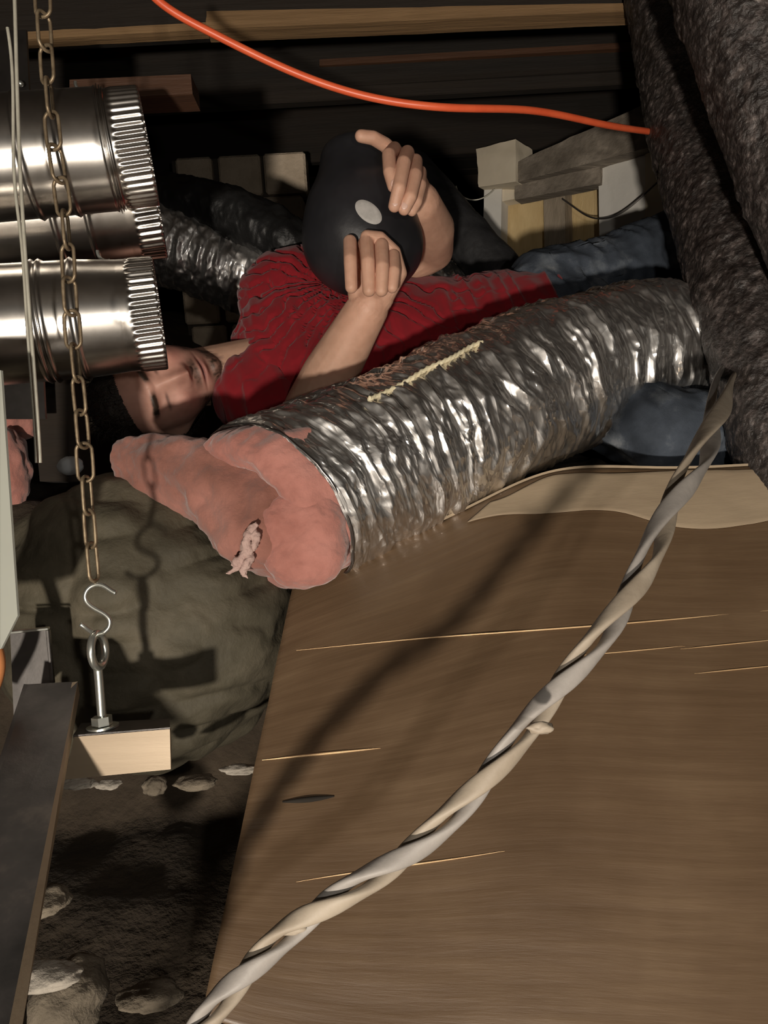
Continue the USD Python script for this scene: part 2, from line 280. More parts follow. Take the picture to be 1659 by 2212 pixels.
# far block wall
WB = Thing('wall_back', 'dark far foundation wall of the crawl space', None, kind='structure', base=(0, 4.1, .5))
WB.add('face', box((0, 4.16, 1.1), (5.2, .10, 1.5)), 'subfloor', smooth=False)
T = Thing('block_pier', 'dim beige concrete block pier between the black duct and the black fitting', 'pier')
cpx = W(540, 415, 2.60); bwid = .17
for r in range(6):
    for c in range(3):
        q = W(0, 0, 1)*0+cpx; zz = W(540, 370, 2.60)[2]-.062-r*.128; xx = W(448, 400, 2.6)[0]+c*.142+(.0 if r % 2 == 0 else -.018)
        T.add('block', box((xx, 2.62+RNG.uniform(-.004, .004), zz), (.132 if c else .112, .12, .120), bev=.007), 'block', smooth=False)
T.add('mortar_bed', box((W(530,400,2.6)[0]-.002, 2.64, W(540,370,2.6)[2]-.40), (.40, .10, .80)), 'mortar', smooth=False)

# ================================================================== JOISTS, BEAMS, BOARDS
def joist(y, zb, h, tilt, m, label):
    g = np.array([1, 0, tilt]); x = unit(g)
    P = [(-2.4, y, zb-2.4*tilt), (2.4, y, zb+2.4*tilt)]
    t = box((0, y, zb+h/2), (4.8, .042, h), np.array([x, [0, 1, 0], np.cross(x, [0, 1, 0])]), .003)
    for _ in range(2): t = t.subdivide()
    t.vertices[:, 2] += (meshkit.fbm(t.vertices*[3, 9, 1], 3, 5)-.5)*.012
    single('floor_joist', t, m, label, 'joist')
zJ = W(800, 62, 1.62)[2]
joist(W(800, 62, 1.62)[1], zJ, 1.82-zJ, .0, 'shaded_wood', 'nearest floor joist, darkened, with pale strips standing for its lit lower edge')
joist(2.20, zJ, 1.82-zJ, .0, 'shaded_wood', 'second floor joist back, dark brown and in shade')
joist(2.78, zJ, 1.82-zJ, .0, 'shaded_wood', 'farthest floor joist, nearly black above the block pier')
def board(name, pts, th, m, label, cat, div=0, rough=0, smooth=False, group=None):
    return single(name, slab(WL(pts), th, div, 3, rough), m, label, cat, group, smooth=smooth)
board('lit_edge_strip', [(-40,74,1.585),(446,48,1.585),(446,64,1.585),(-40,91,1.585)], .03, 'old_wood', 'thin pale strip standing for the lit edge of the nearest joist, left section', 'wood strip', 4, .014)  # added pale strips stand for the joist edge that catches the light
board('lit_edge_strip', [(446,24,1.57),(1375,6,1.57),(1375,24,1.57),(446,63,1.57)], .045, 'old_wood', 'thicker pale strip standing for the lit edge of the nearest joist, right section', 'wood strip', 4, .012)
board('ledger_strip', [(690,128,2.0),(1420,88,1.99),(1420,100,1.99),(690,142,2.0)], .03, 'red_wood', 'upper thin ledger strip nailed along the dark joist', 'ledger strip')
board('ledger_strip', [(640,182,2.015),(1420,136,2.005),(1420,146,2.005),(640,193,2.015)], .03, 'shaded_wood', 'lower thin ledger strip nailed along the dark joist', 'ledger strip')
board('wood_block', [(150,172,1.16),(412,160,1.16),(416,203,1.16),(150,215,1.16)], .05, 'red_wood', 'reddish brown wood block end above the top metal collar', 'wood block')
# weathered beam and boards at the back right
bw = Thing('wood_beam', 'weathered grey timber beam over the white boards at back right', 'beam')
bw.add('timber', slab(WL([(1112,352,2.22),(1470,190,1.90),(1470,300,1.90),(1112,395,2.22)]), .09, 4, 3, .012), 'grey_wood')
bw.add('end_block', slab(WL([(1028,322,2.30),(1114,300,2.205),(1114,392,2.205),(1034,404,2.30)]), .09, 3, 5, .008), 'cream_board', label='paler sawn end of the beam')
board('lintel_board', [(1112,402,2.24),(1296,345,2.08),(1296,396,2.08),(1112,432,2.24)], .04, 'grey_wood', 'short grey board under the weathered beam', 'board', 3, .006)
board('white_post', [(1046,404,2.32),(1084,398,2.29),(1080,615,2.29),(1041,615,2.32)], .05, 'white_board', 'narrow white post at the left end of the beam', 'post')
board('cream_block', [(1080,406,2.30),(1120,398,2.27),(1120,428,2.27),(1080,436,2.30)], .04, 'cream_board', 'small cream wood block between white post and grey board', 'wood block')
board('plywood_panel', [(1082,436,2.35),(1178,430,2.31),(1178,620,2.31),(1082,620,2.35)], .018, 'plywood', 'yellow plywood panel beside the narrow white post', 'panel')
board('grey_post', [(1174,412,2.26),(1220,402,2.22),(1222,620,2.22),(1178,620,2.26)], .05, 'grey_post', 'grey weathered post between the two plywood panels', 'post', 3, .006)
board('plywood_panel', [(1214,408,2.29),(1300,390,2.20),(1300,620,2.20),(1214,620,2.29)], .018, 'plywood', 'orange plywood panel left of the wide white board', 'panel')
board('white_board', [(1292,338,2.10),(1394,316,2.00),(1394,600,2.00),(1296,600,2.10)], .03, 'white_board', 'wide white board under the right end of the beam', 'board')
board('cream_board', [(1394,316,1.995),(1418,311,1.97),(1480,520,1.90),(1394,600,1.995)], .03, 'cream_board', 'cream board right of the wide white board, beside the black pipe', 'board')
def wire(name, pts, r, m, label, cat, n=60, seg=8): return single(name, tube(smooth_path(WL(pts), n), r, seg), m, label, cat, smooth=True)
wire('thin_wire', [(985,402,2.3),(1000,425,2.3),(1025,432,2.3),(1048,425,2.29),(1068,408,2.27)], .0022, 'wire', 'pale thin wire curling left from the white post', 'wire')
wire('thin_wire', [(1215,430,2.18),(1250,455,2.14),(1290,472,2.06),(1345,458,1.98),(1400,412,1.945),(1450,372,1.90)], .0022, 'steel', 'dark thin wire sagging across the wide white board', 'wire')
for (a, lab) in (((558,366,2.57), 'bright nail standing on the block pier, left of the black fitting'), ((657,364,2.57), 'bright nail at the top right corner of the block pier')):
    p = W(*a); single('nail', tube([p+np.array([0,0,.004]), p, p-np.array([0,0,.012])], [.0055,.0055,.003], 8), 'nail', lab, 'nail')
single('nail', tube([W(930,331,2.655), W(931,350,2.65), W(933,390,2.64)], [.003,.0035,.0025], 8), 'nail', 'long bright nail hanging right of the raised hand', 'nail')

# ================================================================== GALVANISED COLLARS
def collar(c, d, r, xend, crimp0, beads, label, tabs, tilt):
    T = Thing('duct_collar', label, 'duct collar')
    E = W(*c, d); ray = unit(E-CAM); ax = W(c[0]-300, c[1]+tilt, d)-E; ax = unit(ax-ray*(ax@ray)*.94)   # from the crimped end to the left
    px = d/F; L = .62
    prof = [(0, r-.004)]
    cl = crimp0*px
    def wob(s, th): 
        k = np.clip((cl-s)/.006, 0, 1)*np.clip(s/.0015, 0, 1)
        return .0014*np.sin(46*th+s*40)*k
    ss = np.linspace(.0005, cl+.012, 26)
    prof += [(s, r-.003) for s in ss]
    for b in beads:
        bs = b*px; prof += [(bs-.006, r-.002*0), (bs-.003, r+.0015), (bs, r+.0035), (bs+.003, r+.0015), (bs+.006, r)]
    prof += [(L, r)]
    prof.sort()
    T.add('sleeve', cat(ring_on_axis(E, ax, prof, 460, wob), ring_on_axis(E, ax, [(0, r-.004), (.0004, r-.0055), (L, r-.0055)], 460, lambda s, th: .0014*np.sin(46*th+s*40)*np.clip((cl-s)/.006, 0, 1))), 'galv', smooth=True)
    up = unit(UP); 
    for (a, py) in tabs:
        q = W(a, py, d-.02); t = np.linspace(0, 1, 12)
        pts = [q+RT*(-.007), q+RT*(-.005)-UP*.008, q+RT*.001-UP*.013, q+RT*.010-UP*.013]
        T.add('tab', tube(smooth_path(pts, 14), .0022, 8, ab=(1, 1)), 'zinc', label='bright bent metal tab')
    return T, E, ax
collar((341, 432), 1.20, .088, 0, 52, (140, 205), 'galvanised crimped duct collar set back between the other two', [], 24)
collar((322, 318), 1.05, .0765, 0, 66, (82, 170, 245), 'topmost galvanised crimped duct collar, below the wood block', [(174, 176)], 24)
collar((347, 678), 1.05, .0765, 0, 58, (165, 225, 240), 'lowest galvanised crimped duct collar, in front of the man', [(222, 541)], 22)
T = Thing('sheet_metal_plenum', 'dull sheet metal plenum at left edge behind the hanging rods', 'plenum')
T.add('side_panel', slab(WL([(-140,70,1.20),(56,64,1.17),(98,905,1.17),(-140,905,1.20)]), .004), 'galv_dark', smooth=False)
for y in (180, 275, 545, 560): T.add('screw', lump(W(35+y*.05, y, 1.16), .005, y, 1), 'zinc')
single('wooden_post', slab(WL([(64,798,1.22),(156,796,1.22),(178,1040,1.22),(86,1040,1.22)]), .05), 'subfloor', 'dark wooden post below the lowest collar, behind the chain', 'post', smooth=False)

single('pink_batt', cat(lump(W(22,870,1.34), .075, 3, 4, (.7,.6,.9), .3), lump(W(18,1010,1.30), .07, 4, 4, (.5,.6,1.0), .3)), 'pink', 'pink insulation batt at far left below the plenum', 'insulation', smooth=True)
# hanging rods
single('hanger_wire', tube(smooth_path(WL([(30,-60,.84),(34,80,.84),(42,330,.84),(62,650,.84),(76,830,.84),(87,1000,.84)]), 60), .0021, 8), 'wire', 'pale hanger wire, the one reaching farther right at top', 'wire', smooth=True)
single('hanger_wire', tube(smooth_path(WL([(16,60,.86),(28,190,.86),(34,420,.86),(44,500,.86),(58,690,.86),(68,820,.86),(79,1000,.86)]), 60), .0019, 8), 'wire', 'pale hanger wire, the one farther left with a slight bow', 'wire', smooth=True)

# ================================================================== CHAIN, S-HOOK, EYE BOLT, STRUT
T = Thing('chain', 'rusty steel chain hanging at left down to the S hook', 'chain')
cp = smooth_path(WL([(88,-80,.80),(92,0,.80),(103,165,.80),(117,310,.80),(140,470,.80),(150,620,.80),(163,780,.80),(178,930,.80),(186,1040,.80),(196,1170,.80),(205,1262,.80)]), 800)
cl = np.concatenate([[0], np.cumsum(np.linalg.norm(np.diff(cp, axis=0), axis=1))])
pitch, k = .0346, 0
n_links = int(cl[-1]/pitch)
for k in range(n_links+1):
    s = cl[-1]-.006-k*pitch-.5*pitch
    if s < .01: break
    at = lambda q: np.array([np.interp(q, cl, cp[:, i]) for i in range(3)])
    c = at(s); tdir = unit(at(s+.008)-at(s-.008)); e1 = unit(np.cross(tdir, FW)); e2 = np.cross(tdir, e1)
    ang = (0.35 if k % 2 else 1.75)+.25*math.sin(k*1.7); lat = e1*math.cos(ang)+e2*math.sin(ang)
    hl, hw, wr = .0198, .0088, .0019; t = np.linspace(0, 2*np.pi, 44, endpoint=False)
    lx = np.sign(np.cos(t))*np.abs(np.cos(t))**.85*hw; ly = np.sin(t)*hw + np.clip(np.sin(t)*4, -1, 1)*(hl-hw)
    P = c + lx[:, None]*lat + ly[:, None]*tdir
    T.add('link', closed_tube(P, wr, 8), 'chain', smooth=True)
single('s_hook', tube(smooth_path(WL([(251,1281,.80),(236,1273,.80),(217,1263,.80),(200,1265,.80),(186,1279,.80),(184,1293,.80),(199,1311,.80),(222,1324,.80),(236,1338,.80),(236,1353,.80),(225,1365,.80),(208,1369,.803),(193,1362,.806),(173,1348,.806)]), 90), .0024, 10), 'zinc', 'bright zinc S hook at the bottom of the chain', 'hook', smooth=True)
T = Thing('eye_bolt', 'zinc eye bolt standing on the short steel strut', 'eye bolt')
ec = W(212, 1405, .805); ea = unit(W(208, 1362, .805)-ec); es = unit(RT*.10+FW*.99)
T.add('eye', closed_tube(torus_path(ec, ea*.0175, es*.0155, 40), .0042, 12), 'zinc', smooth=True)
T.add('shank', tube(WL([(211,1440,.805),(214,1470,.805),(221,1556,.805)]), .0046, 14), 'zinc')
nut = ring_on_axis(W(221,1566,.805), unit(W(219,1545,.805)-W(221,1566,.805)), [(0,.0005),(0,.0105),(.009,.0105),(.009,.004)], 6); T.add('nut', nut, 'zinc', smooth=False)
wax = unit(W(219,1545,.805)-W(221,1566,.805)); T.add('washer', ring_on_axis(W(222,1572,.805), wax, [(0,.003),(0,.0165),(.0022,.0165),(.0022,.003)], 40), 'zinc')
T = Thing('steel_strut', 'short steel strut with pale front face under the eye bolt', 'strut')
T.add('front_flange', slab(WL([(160,1592,.785),(367,1575,.785),(369,1662,.785),(140,1684,.785)]), .0035), 'lit_steel', smooth=False, label='tan face coloured paler to look lit')
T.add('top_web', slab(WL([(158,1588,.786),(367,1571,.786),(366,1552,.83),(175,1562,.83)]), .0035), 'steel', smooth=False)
T = Thing('steel_channel', 'dark steel channel running from lower left corner towards the strut', 'channel')
A0, A1, B0, B1 = W(60,1478,.84), W(168,1472,.84), W(-190,2260,.52), W(10,2260,.52)
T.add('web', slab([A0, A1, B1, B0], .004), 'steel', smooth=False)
T.add('lip', slab([A1, W(172,1500,.84), W(36,2290,.52), B1], .006), 'lit_steel', smooth=False, label='edge coloured paler to look lit')
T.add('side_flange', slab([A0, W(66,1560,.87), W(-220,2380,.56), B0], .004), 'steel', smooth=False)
T = Thing('steel_bracket', 'small upright steel bracket behind the channel at left', 'bracket')
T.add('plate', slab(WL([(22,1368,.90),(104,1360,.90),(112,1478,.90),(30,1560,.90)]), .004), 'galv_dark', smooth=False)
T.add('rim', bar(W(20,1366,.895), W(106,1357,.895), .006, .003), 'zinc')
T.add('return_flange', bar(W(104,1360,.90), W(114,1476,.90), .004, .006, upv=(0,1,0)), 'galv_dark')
single('equipment_cabinet', slab(WL([(-160,780,.78),(2,800,.76),(38,1330,.76),(2,1402,.76),(-160,1420,.78)]), .003), 'cabinet', 'grey green metal cabinet side at the left edge', 'cabinet', smooth=False)
single('orange_hose', tube(smooth_path(WL([(-60,1560,.80),(-22,1490,.80),(-8,1435,.80),(-22,1385,.80),(-70,1340,.80)]), 30), .009, 12), 'orange', 'orange hose bend at left edge below the grey cabinet', 'hose', smooth=True)

# ================================================================== DUSTY SHEETING MOUND
def mound():
    c = W(330, 1330, 1.16); s = trimesh.creation.icosphere(6); v = s.vertices.copy()
    v = np.sign(v)*np.abs(v)**.92
    v = v*np.array([.225, .20, .215]); v = v @ trimesh.transformations.rotation_matrix(.35, [0, 1, 0])[:3, :3].T
    n = unit(v); v += n*((meshkit.fbm(v*7, 4, 4)-.5)*.05)[:, None]
    rid = np.abs(meshkit.noise(v*np.array([9, 9, 22])+3, 8)-.5); v -= n*(np.clip(.16-rid, 0, 1)*.05)[:, None]
    return trimesh.Trimesh(v+c, s.faces, process=False)
single('dusty_sheeting', mound(), 'sheeting', 'olive brown dusty sheeting bundled in a mound below the pink insulation', 'sheeting', smooth=True)
single('pale_cap', lump(W(152,1006,1.10), .017, 3, 3, (1.1,.9,.8), .15), 'blue_grey', 'small blue grey cap lying on top of the dusty mound', 'cap', smooth=True)
# debris
dbl = ['white stone chip nearest the channel, below the strut', 'second white chip below the strut', 'pale chip below the middle of the strut', 'wide pale chip below the right of the strut', 'brown clod right of the strut', 'pale curled chip against the brown sheet', 'grey stone at the bottom left corner', 'long pale splinter at bottom left', 'tan lump beside the channel edge', 'dim clod low in the middle of the dirt', 'olive clod behind the strut, right of the bolt']
for i, (px, py, d, r, sq, m_) in enumerate([(165,1692,.85,.012,(1.6,.8,.5),'pale_stone'),(195,1692,.86,.007,(1.2,.8,.6),'pale_stone'),(235,1695,.87,.010,(1.5,.8,.5),'pale_stone'),(335,1697,.88,.014,(1.0,.8,.8),'stone'),(425,1690,.90,.014,(1.7,1,.5),'stone'),(522,1662,.92,.012,(2.0,.8,.4),'pale_stone'),(150,2160,.72,.033,(1,1.2,.9),'stone'),(75,2110,.66,.014,(3.0,1.2,.5),'pale_stone'),(95,1945,.74,.020,(1.3,1,.5),'stone'),(330,2150,.78,.020,(1.6,1,.35),'stone')]):
    single('debris_clod', lump(W(px,py,d), r, i, 3, sq, .4), m_, dbl[i], 'debris', smooth=True)

# ================================================================== BROWN SHEET
top = smooth_path(WL([(632,1266,1.02),(760,1206,1.05),(900,1150,1.08),(1050,1080,1.11),(1190,1022,1.12),(1420,1013,1.11),(1600,1008,1.10),(1900,1000,1.08)]), 90)
bot = smooth_path(WL([(436,2190,.70),(760,2260,.70),(1100,2290,.70),(1400,2310,.70),(1900,2330,.70)]), 90)
ts = np.linspace(0, 1, 110)
V = top[:, None]*(1-ts)[None, :, None]+bot[:, None]*ts[None, :, None]
V = V+UP*((meshkit.fbm(np.stack([np.broadcast_to(np.linspace(0,1,90)[:, None]*2.2, (90,110)), np.broadcast_to(ts[None]*9, (90,110)), np.zeros((90,110))], -1), 3, 2)-.5)*.007)[..., None]
T = Thing('brown_sheet', 'large sloping brown board filling the lower right', 'board')
sg, uv = solid_grid(V, .006); T.add('face', sg, 'brown_sheet', smooth=True, uv=uv)
back = top[None]+np.linspace(0, 1, 12)[:, None, None]*np.array([.0, .30, -.08]); bk, _ = solid_grid(np.transpose(back, (1, 0, 2)), .004)
T.add('top_fold', bk, 'tan_paper', smooth=False)
from trimesh.ray.ray_triangle import RayMeshIntersector
def hit(mesh_ray, px, py, lift=0.0):
    o = CAM; dr = unit(W(px, py, 1)-CAM); loc, _, _ = mesh_ray.intersects_location([o], [dr], multiple_hits=True)
    if len(loc) == 0: return None
    p = loc[np.argmin(np.linalg.norm(loc-o, axis=1))]; return p-dr*lift
sheet_ray = RayMeshIntersector(grid(V)[0])
for (pts, r, m_) in [([(640,1405),(760,1393),(900,1380),(1200,1358),(1450,1338),(1690,1316)], .0012, 'edge_line'), ([(566,1642),(640,1634),(740,1624),(822,1616)], .0016, 'edge_line'), ([(1250,1416),(1450,1398),(1480,1395)], .0008, 'edge_line'), ([(1470,1402),(1690,1380)], .0008, 'edge_line'),
        ([(1500,1455),(1690,1436)], .0008, 'edge_line'), ([(640,1905),(800,1880),(960,1858),(1090,1838)], .0010, 'edge_line'), ([(610,1732),(660,1728),(722,1720)], .0032, 'slit')]:
    P = [hit(sheet_ray, *p, lift=.0004) for p in pts]; P = [p for p in P if p is not None]
    rr = np.full(40, r)*np.sin(np.linspace(.25, np.pi-.25, 40))
    T.add('scratch' if m_ == 'edge_line' else 'slit', tube(smooth_path(P, 40), rr, 6), m_, smooth=True)
# tan paper strip along the crest
tp = smooth_path([hit(sheet_ray, x, y+3, .004) for x, y in [(1060,1082),(1120,1056),(1190,1026),(1300,1020),(1420,1016),(1560,1012),(1690,1008)]], 60)
bt = smooth_path([hit(sheet_ray, x, y, .004) for x, y in [(1010,1128),(1130,1108),(1210,1104),(1330,1103),(1440,1134),(1500,1142),(1690,1118)]], 60)
tt = np.linspace(0, 1, 14); Vt_ = tp[:, None]*(1-tt)[None, :, None]+bt[:, None]*tt[None, :, None]
Vt_ = Vt_+UP*((meshkit.fbm(Vt_*14, 3, 9)-.5)*.006)[..., None]
single('tan_strip', solid_grid(Vt_, .002)[0], 'tan_paper', 'pale tan paper strip along the upper edge of the brown board', 'paper strip', smooth=True)

# ================================================================== SILVER FLEX DUCT
def crinkled(path, r, seg, amp, seed, per):
    n = len(path); L = np.concatenate([[0], np.cumsum(np.linalg.norm(np.diff(path, axis=0), axis=1))])
    def disp(i, th):
        s = L[i]; x = np.stack(np.broadcast_arrays(s*per, 1.5*np.cos(th), 1.5*np.sin(th)), -1)
        wv = (meshkit.fbm(x*np.array([.25, 1.0, 1.0])+11, 2, seed)-.5)*1.2
        x2 = x.copy(); x2[..., 0] += wv*2.2
        rid = 1-np.abs(2*meshkit.noise(x2*np.array([1.0, .8, .8]), seed+1)-1); rid2 = 1-np.abs(2*meshkit.noise(x2*np.array([2.3, 1.7, 1.7])+5, seed+2)-1)
        rid3 = 1-np.abs(2*meshkit.noise(x2*np.array([4.2, 4.6, 4.6])+9, seed+3)-1)
        sag = (meshkit.fbm(x*np.array([.12, .8, .8]), 2, seed+5)-.5)
        return amp*((rid**1.6-.4)+.65*(rid2**1.4-.4)+.32*(rid3-.5))+amp*1.6*sag
    t = tube(path, r, seg, caps=False, disp=disp); t.metadata['st'] = np.stack([np.repeat(L, seg), np.tile(np.linspace(0, .76, seg, endpoint=False), n)], -1); return t
dp = smooth_path(WL([(590,1098,1.04),(720,1040,1.09),(970,925,1.18),(1190,818,1.27),(1400,775,1.37),(1530,775,1.46),(1700,800,1.62)]), 420)
T = Thing('silver_flex_duct', 'large foil wrapped flexible duct lying across the middle with an open end', 'flexible duct')
rad = .121+.010*np.exp(-((np.linspace(0,1,420)-.62)/.10)**2)-.006*np.exp(-((np.linspace(0,1,420)-.50)/.03)**2)
axd = unit(dp[25]-dp[0]); foil = crinkled(dp, rad, 330, .0085, 21, 44)
# slanted cut: near lower edge further right, far upper edge further left
fv = foil.vertices; rel = fv-dp[0]; tpos = rel@axd
cutdir = unit(W(425,972,1.13)-W(765,1216,.99)); lat = rel@unit(cutdir-axd*(cutdir@axd)); shift = 1.8*lat*((cutdir@axd)/np.linalg.norm(cutdir-axd*(cutdir@axd)))
w = np.clip(1-tpos/.30, 0, 1); w = w*w*(3-2*w); fv += axd*(shift*w)[:, None]
fv += unit(rel-tpos[:, None]*axd)*(-.012*np.clip(1-tpos/.05, 0, 1))[:, None]*0
foil_st = foil.metadata['st']; foil = trimesh.Trimesh(fv, foil.faces, process=False)
T.add('foil_jacket', foil, 'foil', smooth=True, uv=foil_st)
ring0 = foil.vertices[:330]
inner = ring0.mean(0)+(ring0-ring0.mean(0))*.985
def insul():
    # pink batt: fills the mouth and bulges out of it
    n = 330; rows = []; c = inner.mean(0); out = -axd
    prof = [(-.10, .93), (-.02, .965), (.004, .975), (.020, .955), (.034, .90), (.040, .80), (.036, .68), (.022, .60), (-.02, .56), (-.10, .55)]
    prof = np.array(smooth_path(np.array([(a, b, 0) for a, b in prof]), 60))
    for a, b, _ in prof: rows.append(c+(inner-c)*b+out*a)
    g, _ = grid(np.stack(rows, 0)[:, np.r_[0:n, 0]]); v = g.vertices; nn = g.vertex_normals
    v = v+nn*((meshkit.fbm(v*26, 4, 3)-.5)*.018)[:, None]; return trimesh.Trimesh(v, g.faces, process=False)
ip = T.add('insulation', insul(), 'pink', smooth=True, label='pink fibreglass showing at the open mouth')
lin = ring_on_axis(dp[0]-axd*.02, axd, [(0, .062), (.30, .062)], 60); T.add('inner_liner', lin, 'black_jacket')
band = tube(np.vstack([ring0+axd*.000, ])[::6], .0035, 8, caps=False); T.add('cut_edge', closed_tube(ring0[::5]+axd*.004, .0022, 8), 'galv_dark', smooth=True, label='folded grey edge of the foil')
# torn pink batt trailing left
def batt():
    pts = smooth_path(WL([(690,1130,1.00),(600,1120,1.00),(480,1060,1.02),(360,1010,1.06),(250,985,1.09)]), 80)
    wd = smooth_path(np.array([(0,.070,.050),(.25,.075,.05),(.5,.060,.042),(.75,.048,.036),(1,.030,.024)]), 80)
    n, seg = 80, 80; Tn, N, Bn = frames(pts, UP); th = np.linspace(0, 2*np.pi, seg, endpoint=False)
    V = pts[:, None]+(np.cos(th)[None]*wd[:, 1:2])[..., None]*N[:, None]+(np.sin(th)[None]*wd[:, 2:3])[..., None]*Bn[:, None]
    t = tube(pts, 1, seg); t.vertices[:n*seg] = V.reshape(-1, 3); v = t.vertices
    t.vertices = v+t.vertex_normals*((meshkit.fbm(v*17, 4, 13)-.5)*.045)[:, None]; return t
T.add('torn_batt', batt(), 'pink_dusty', smooth=True, label='torn pink insulation trailing left')
def nose():
    c = W(655,1160,.985); s = trimesh.creation.icosphere(6); v = s.vertices.copy(); v = np.sign(v)*np.abs(v)**.72
    ex, ez = unit(W(755,1140,.985)-W(560,1165,.985)), unit(W(640,1050,.985)-W(660,1265,.985)); ey = unit(np.cross(ez, ex)); ez = np.cross(ex, ey)
    v = v[:, :1]*ex*.056+v[:, 1:2]*ey*.045+v[:, 2:]*ez*.064; n = unit(v)
    v += n*((meshkit.fbm(v*24, 4, 31)-.5)*.016)[:, None]; return trimesh.Trimesh(v+c, s.faces, process=False)
T.add('insulation_roll', nose(), 'pink', smooth=True, label='rounded pink insulation end bulging from the mouth')
tf = []
for pts in ([(556,1132),(540,1150),(532,1175),(524,1205),(512,1225),(488,1238)], [(530,1180),(538,1205),(528,1232),(536,1250)], [(524,1205),(505,1215),(496,1212)], [(545,1145),(552,1165),(548,1190)]):
    P = smooth_path(WL([(x_, y_, .938) for x_, y_ in pts]), 60); rr_ = .0062*np.sin(np.linspace(.5, np.pi-.12, 60))
    t_ = tube(P, rr_, 20); t_.vertices = t_.vertices+t_.vertex_normals*((meshkit.fbm(t_.vertices*130, 4, 6)-.5)*.009)[:, None]; tf.append(t_)
T.add('torn_tuft', cat(*tf), 'pink_light', smooth=True, label='pale torn tuft of fibreglass')
foil_ray = RayMeshIntersector(foil)
yp = [hit(foil_ray, x, y, .003) for x, y in [(797,861),(835,846),(880,822),(925,795),(970,775),(1010,752),(1042,738)]]
yp = smooth_path([p for p in yp if p is not None], 120)
single('yarn', tube(yp, .0032, 8, disp=lambda i, th: .0011*np.sin(i*1.1+2*th)), 'yarn', 'pale yellow yarn lying along the top of the silver duct', 'yarn', smooth=True)

# ducts behind the man
dp2 = smooth_path(WL([(230,480,1.66),(340,520,1.66),(460,562,1.68),(590,615,1.73),(720,660,1.86),(900,650,1.95),(1090,640,2.02)]), 260)
T = Thing('silver_flex_duct', 'smaller foil duct behind the man, passing under the black duct', 'flexible duct')
f2 = crinkled(dp2, .086, 220, .0075, 41, 60); T.add('foil_jacket', f2, 'foil_back', smooth=True, uv=f2.metadata['st'])
def soft_tube(pts, r, n, seed, amp, seg=90, caps=True):
    P = smooth_path(WL(pts), n)
    return tube(P, r, seg, caps, disp=lambda i, th: amp*(meshkit.fbm(np.stack(np.broadcast_arrays(i*.09, 1.3*np.cos(th), 1.3*np.sin(th)), -1), 4, seed)-.5)*2)
rr = np.full(160, .105); rr[-28:] = .105*np.sqrt(np.clip(1-np.linspace(0,1,28)**2.2, .0, 1))
single('black_duct', soft_tube([(250,400,1.64),(360,432,1.64),(460,452,1.63),(560,488,1.62),(625,525,1.61),(668,560,1.60)], rr*.056/.105, 160, 5, .010), 'black_jacket', 'black wrapped duct behind the left of the black fitting, round ended', 'duct', smooth=True)
single('black_duct', soft_tube([(862,352,1.97),(905,395,1.95),(980,480,1.9),(1060,570,1.86),(1150,650,1.84)], .058, 120, 7, .006), 'grey_jacket', 'narrow black duct slanting down right of the raised elbow', 'duct', smooth=True)
# black pipes at the right
def pebbled(pts, r, n, seed, seg=200):
    P = smooth_path(WL(pts), n); Ls = np.concatenate([[0], np.cumsum(np.linalg.norm(np.diff(P, axis=0), axis=1))])*170
    def dsp(i, th):
        x = np.stack(np.broadcast_arrays(Ls[i], 14*np.cos(th), 14*np.sin(th)), -1); return .0020*(meshkit.fbm(x*1.2, 2, seed)-.5)*2+.006*(meshkit.fbm(x*.2, 2, seed+9)-.5)*2
    return tube(P, r, seg, True, disp=dsp)
single('black_pipe', pebbled([(1428,-120,1.52),(1450,0,1.50),(1514,325,1.41),(1570,500,1.32),(1645,730,1.20),(1722,1000,1.12),(1755,1120,1.10)], .083, 520, 3), 'pipe', 'large pebbled black pipe in front of the jeans at right', 'pipe', smooth=True)
single('black_pipe', pebbled([(1545,-160,1.12),(1597,0,1.10),(1718,330,1.08),(1800,520,1.06),(1920,760,1.0)], .083, 420, 8), 'pipe', 'second pebbled black pipe cut off by the top right corner', 'pipe', smooth=True)

# ================================================================== PERSON
PR = Thing('person', 'man in red t-shirt and jeans lying on his back holding the black fitting', 'person', base=W(800, 960, 1.46))
# --- head (local: x = wide, y = crown, z = face)
fy = unit(W(262,862,1.285)-W(478,786,1.365)); fz = -unit(W(360,830,1.3)-CAM); fz = unit(fz+UP*.10); fz = unit(fz-fy*(fz@fy)); fx = np.cross(fy, fz)
hc = W(352, 838, 1.385)
hs = trimesh.creation.icosphere(6); hv = hs.vertices.copy()
p = hv*np.array([.0745, .118, .097])
low = np.clip((-p[:, 1]-.015)/.10, 0, 1); front = np.clip(p[:, 2]/.06, 0, 1)
p[:, 0] *= 1-.30*low; p[:, 2] *= 1-.10*low*(1-front)
back_ = np.clip((-p[:, 1]-.03)/.09, 0, 1)*np.clip(-p[:, 2]/.05, 0, 1); p[:, 2] *= 1-.35*back_
flat = np.clip(p[:, 2]/.09, 0, 1); p[:, 2] -= .010*flat**2
x, y = p[:, 0].copy(), p[:, 1].copy(); on = (p[:, 2] > .01)*np.clip((p[:, 2]-.01)/.03, 0, 1)
g = lambda cx, cy, sx, sy: np.exp(-((x-cx)/sx)**2-((y-cy)/sy)**2)
ax_ = np.abs(x); g2 = lambda cx, cy, sx, sy: np.exp(-((ax_-cx)/sx)**2-((y-cy)/sy)**2)
nose_ = np.exp(-(x/.0105)**2)*np.clip((.034-y)/.058, 0, 1)*np.clip((y+.030)/.010, 0, 1); 
dz = .024*nose_+.008*g(0,-.020,.012,.010)+.007*g2(.013,-.024,.008,.008)
dz += -.013*g2(.031,.024,.017,.012)+.0075*g2(.031,.022,.013,.009)+.009*g2(.028,.046,.024,.009)+.005*g(0,.046,.012,.012)
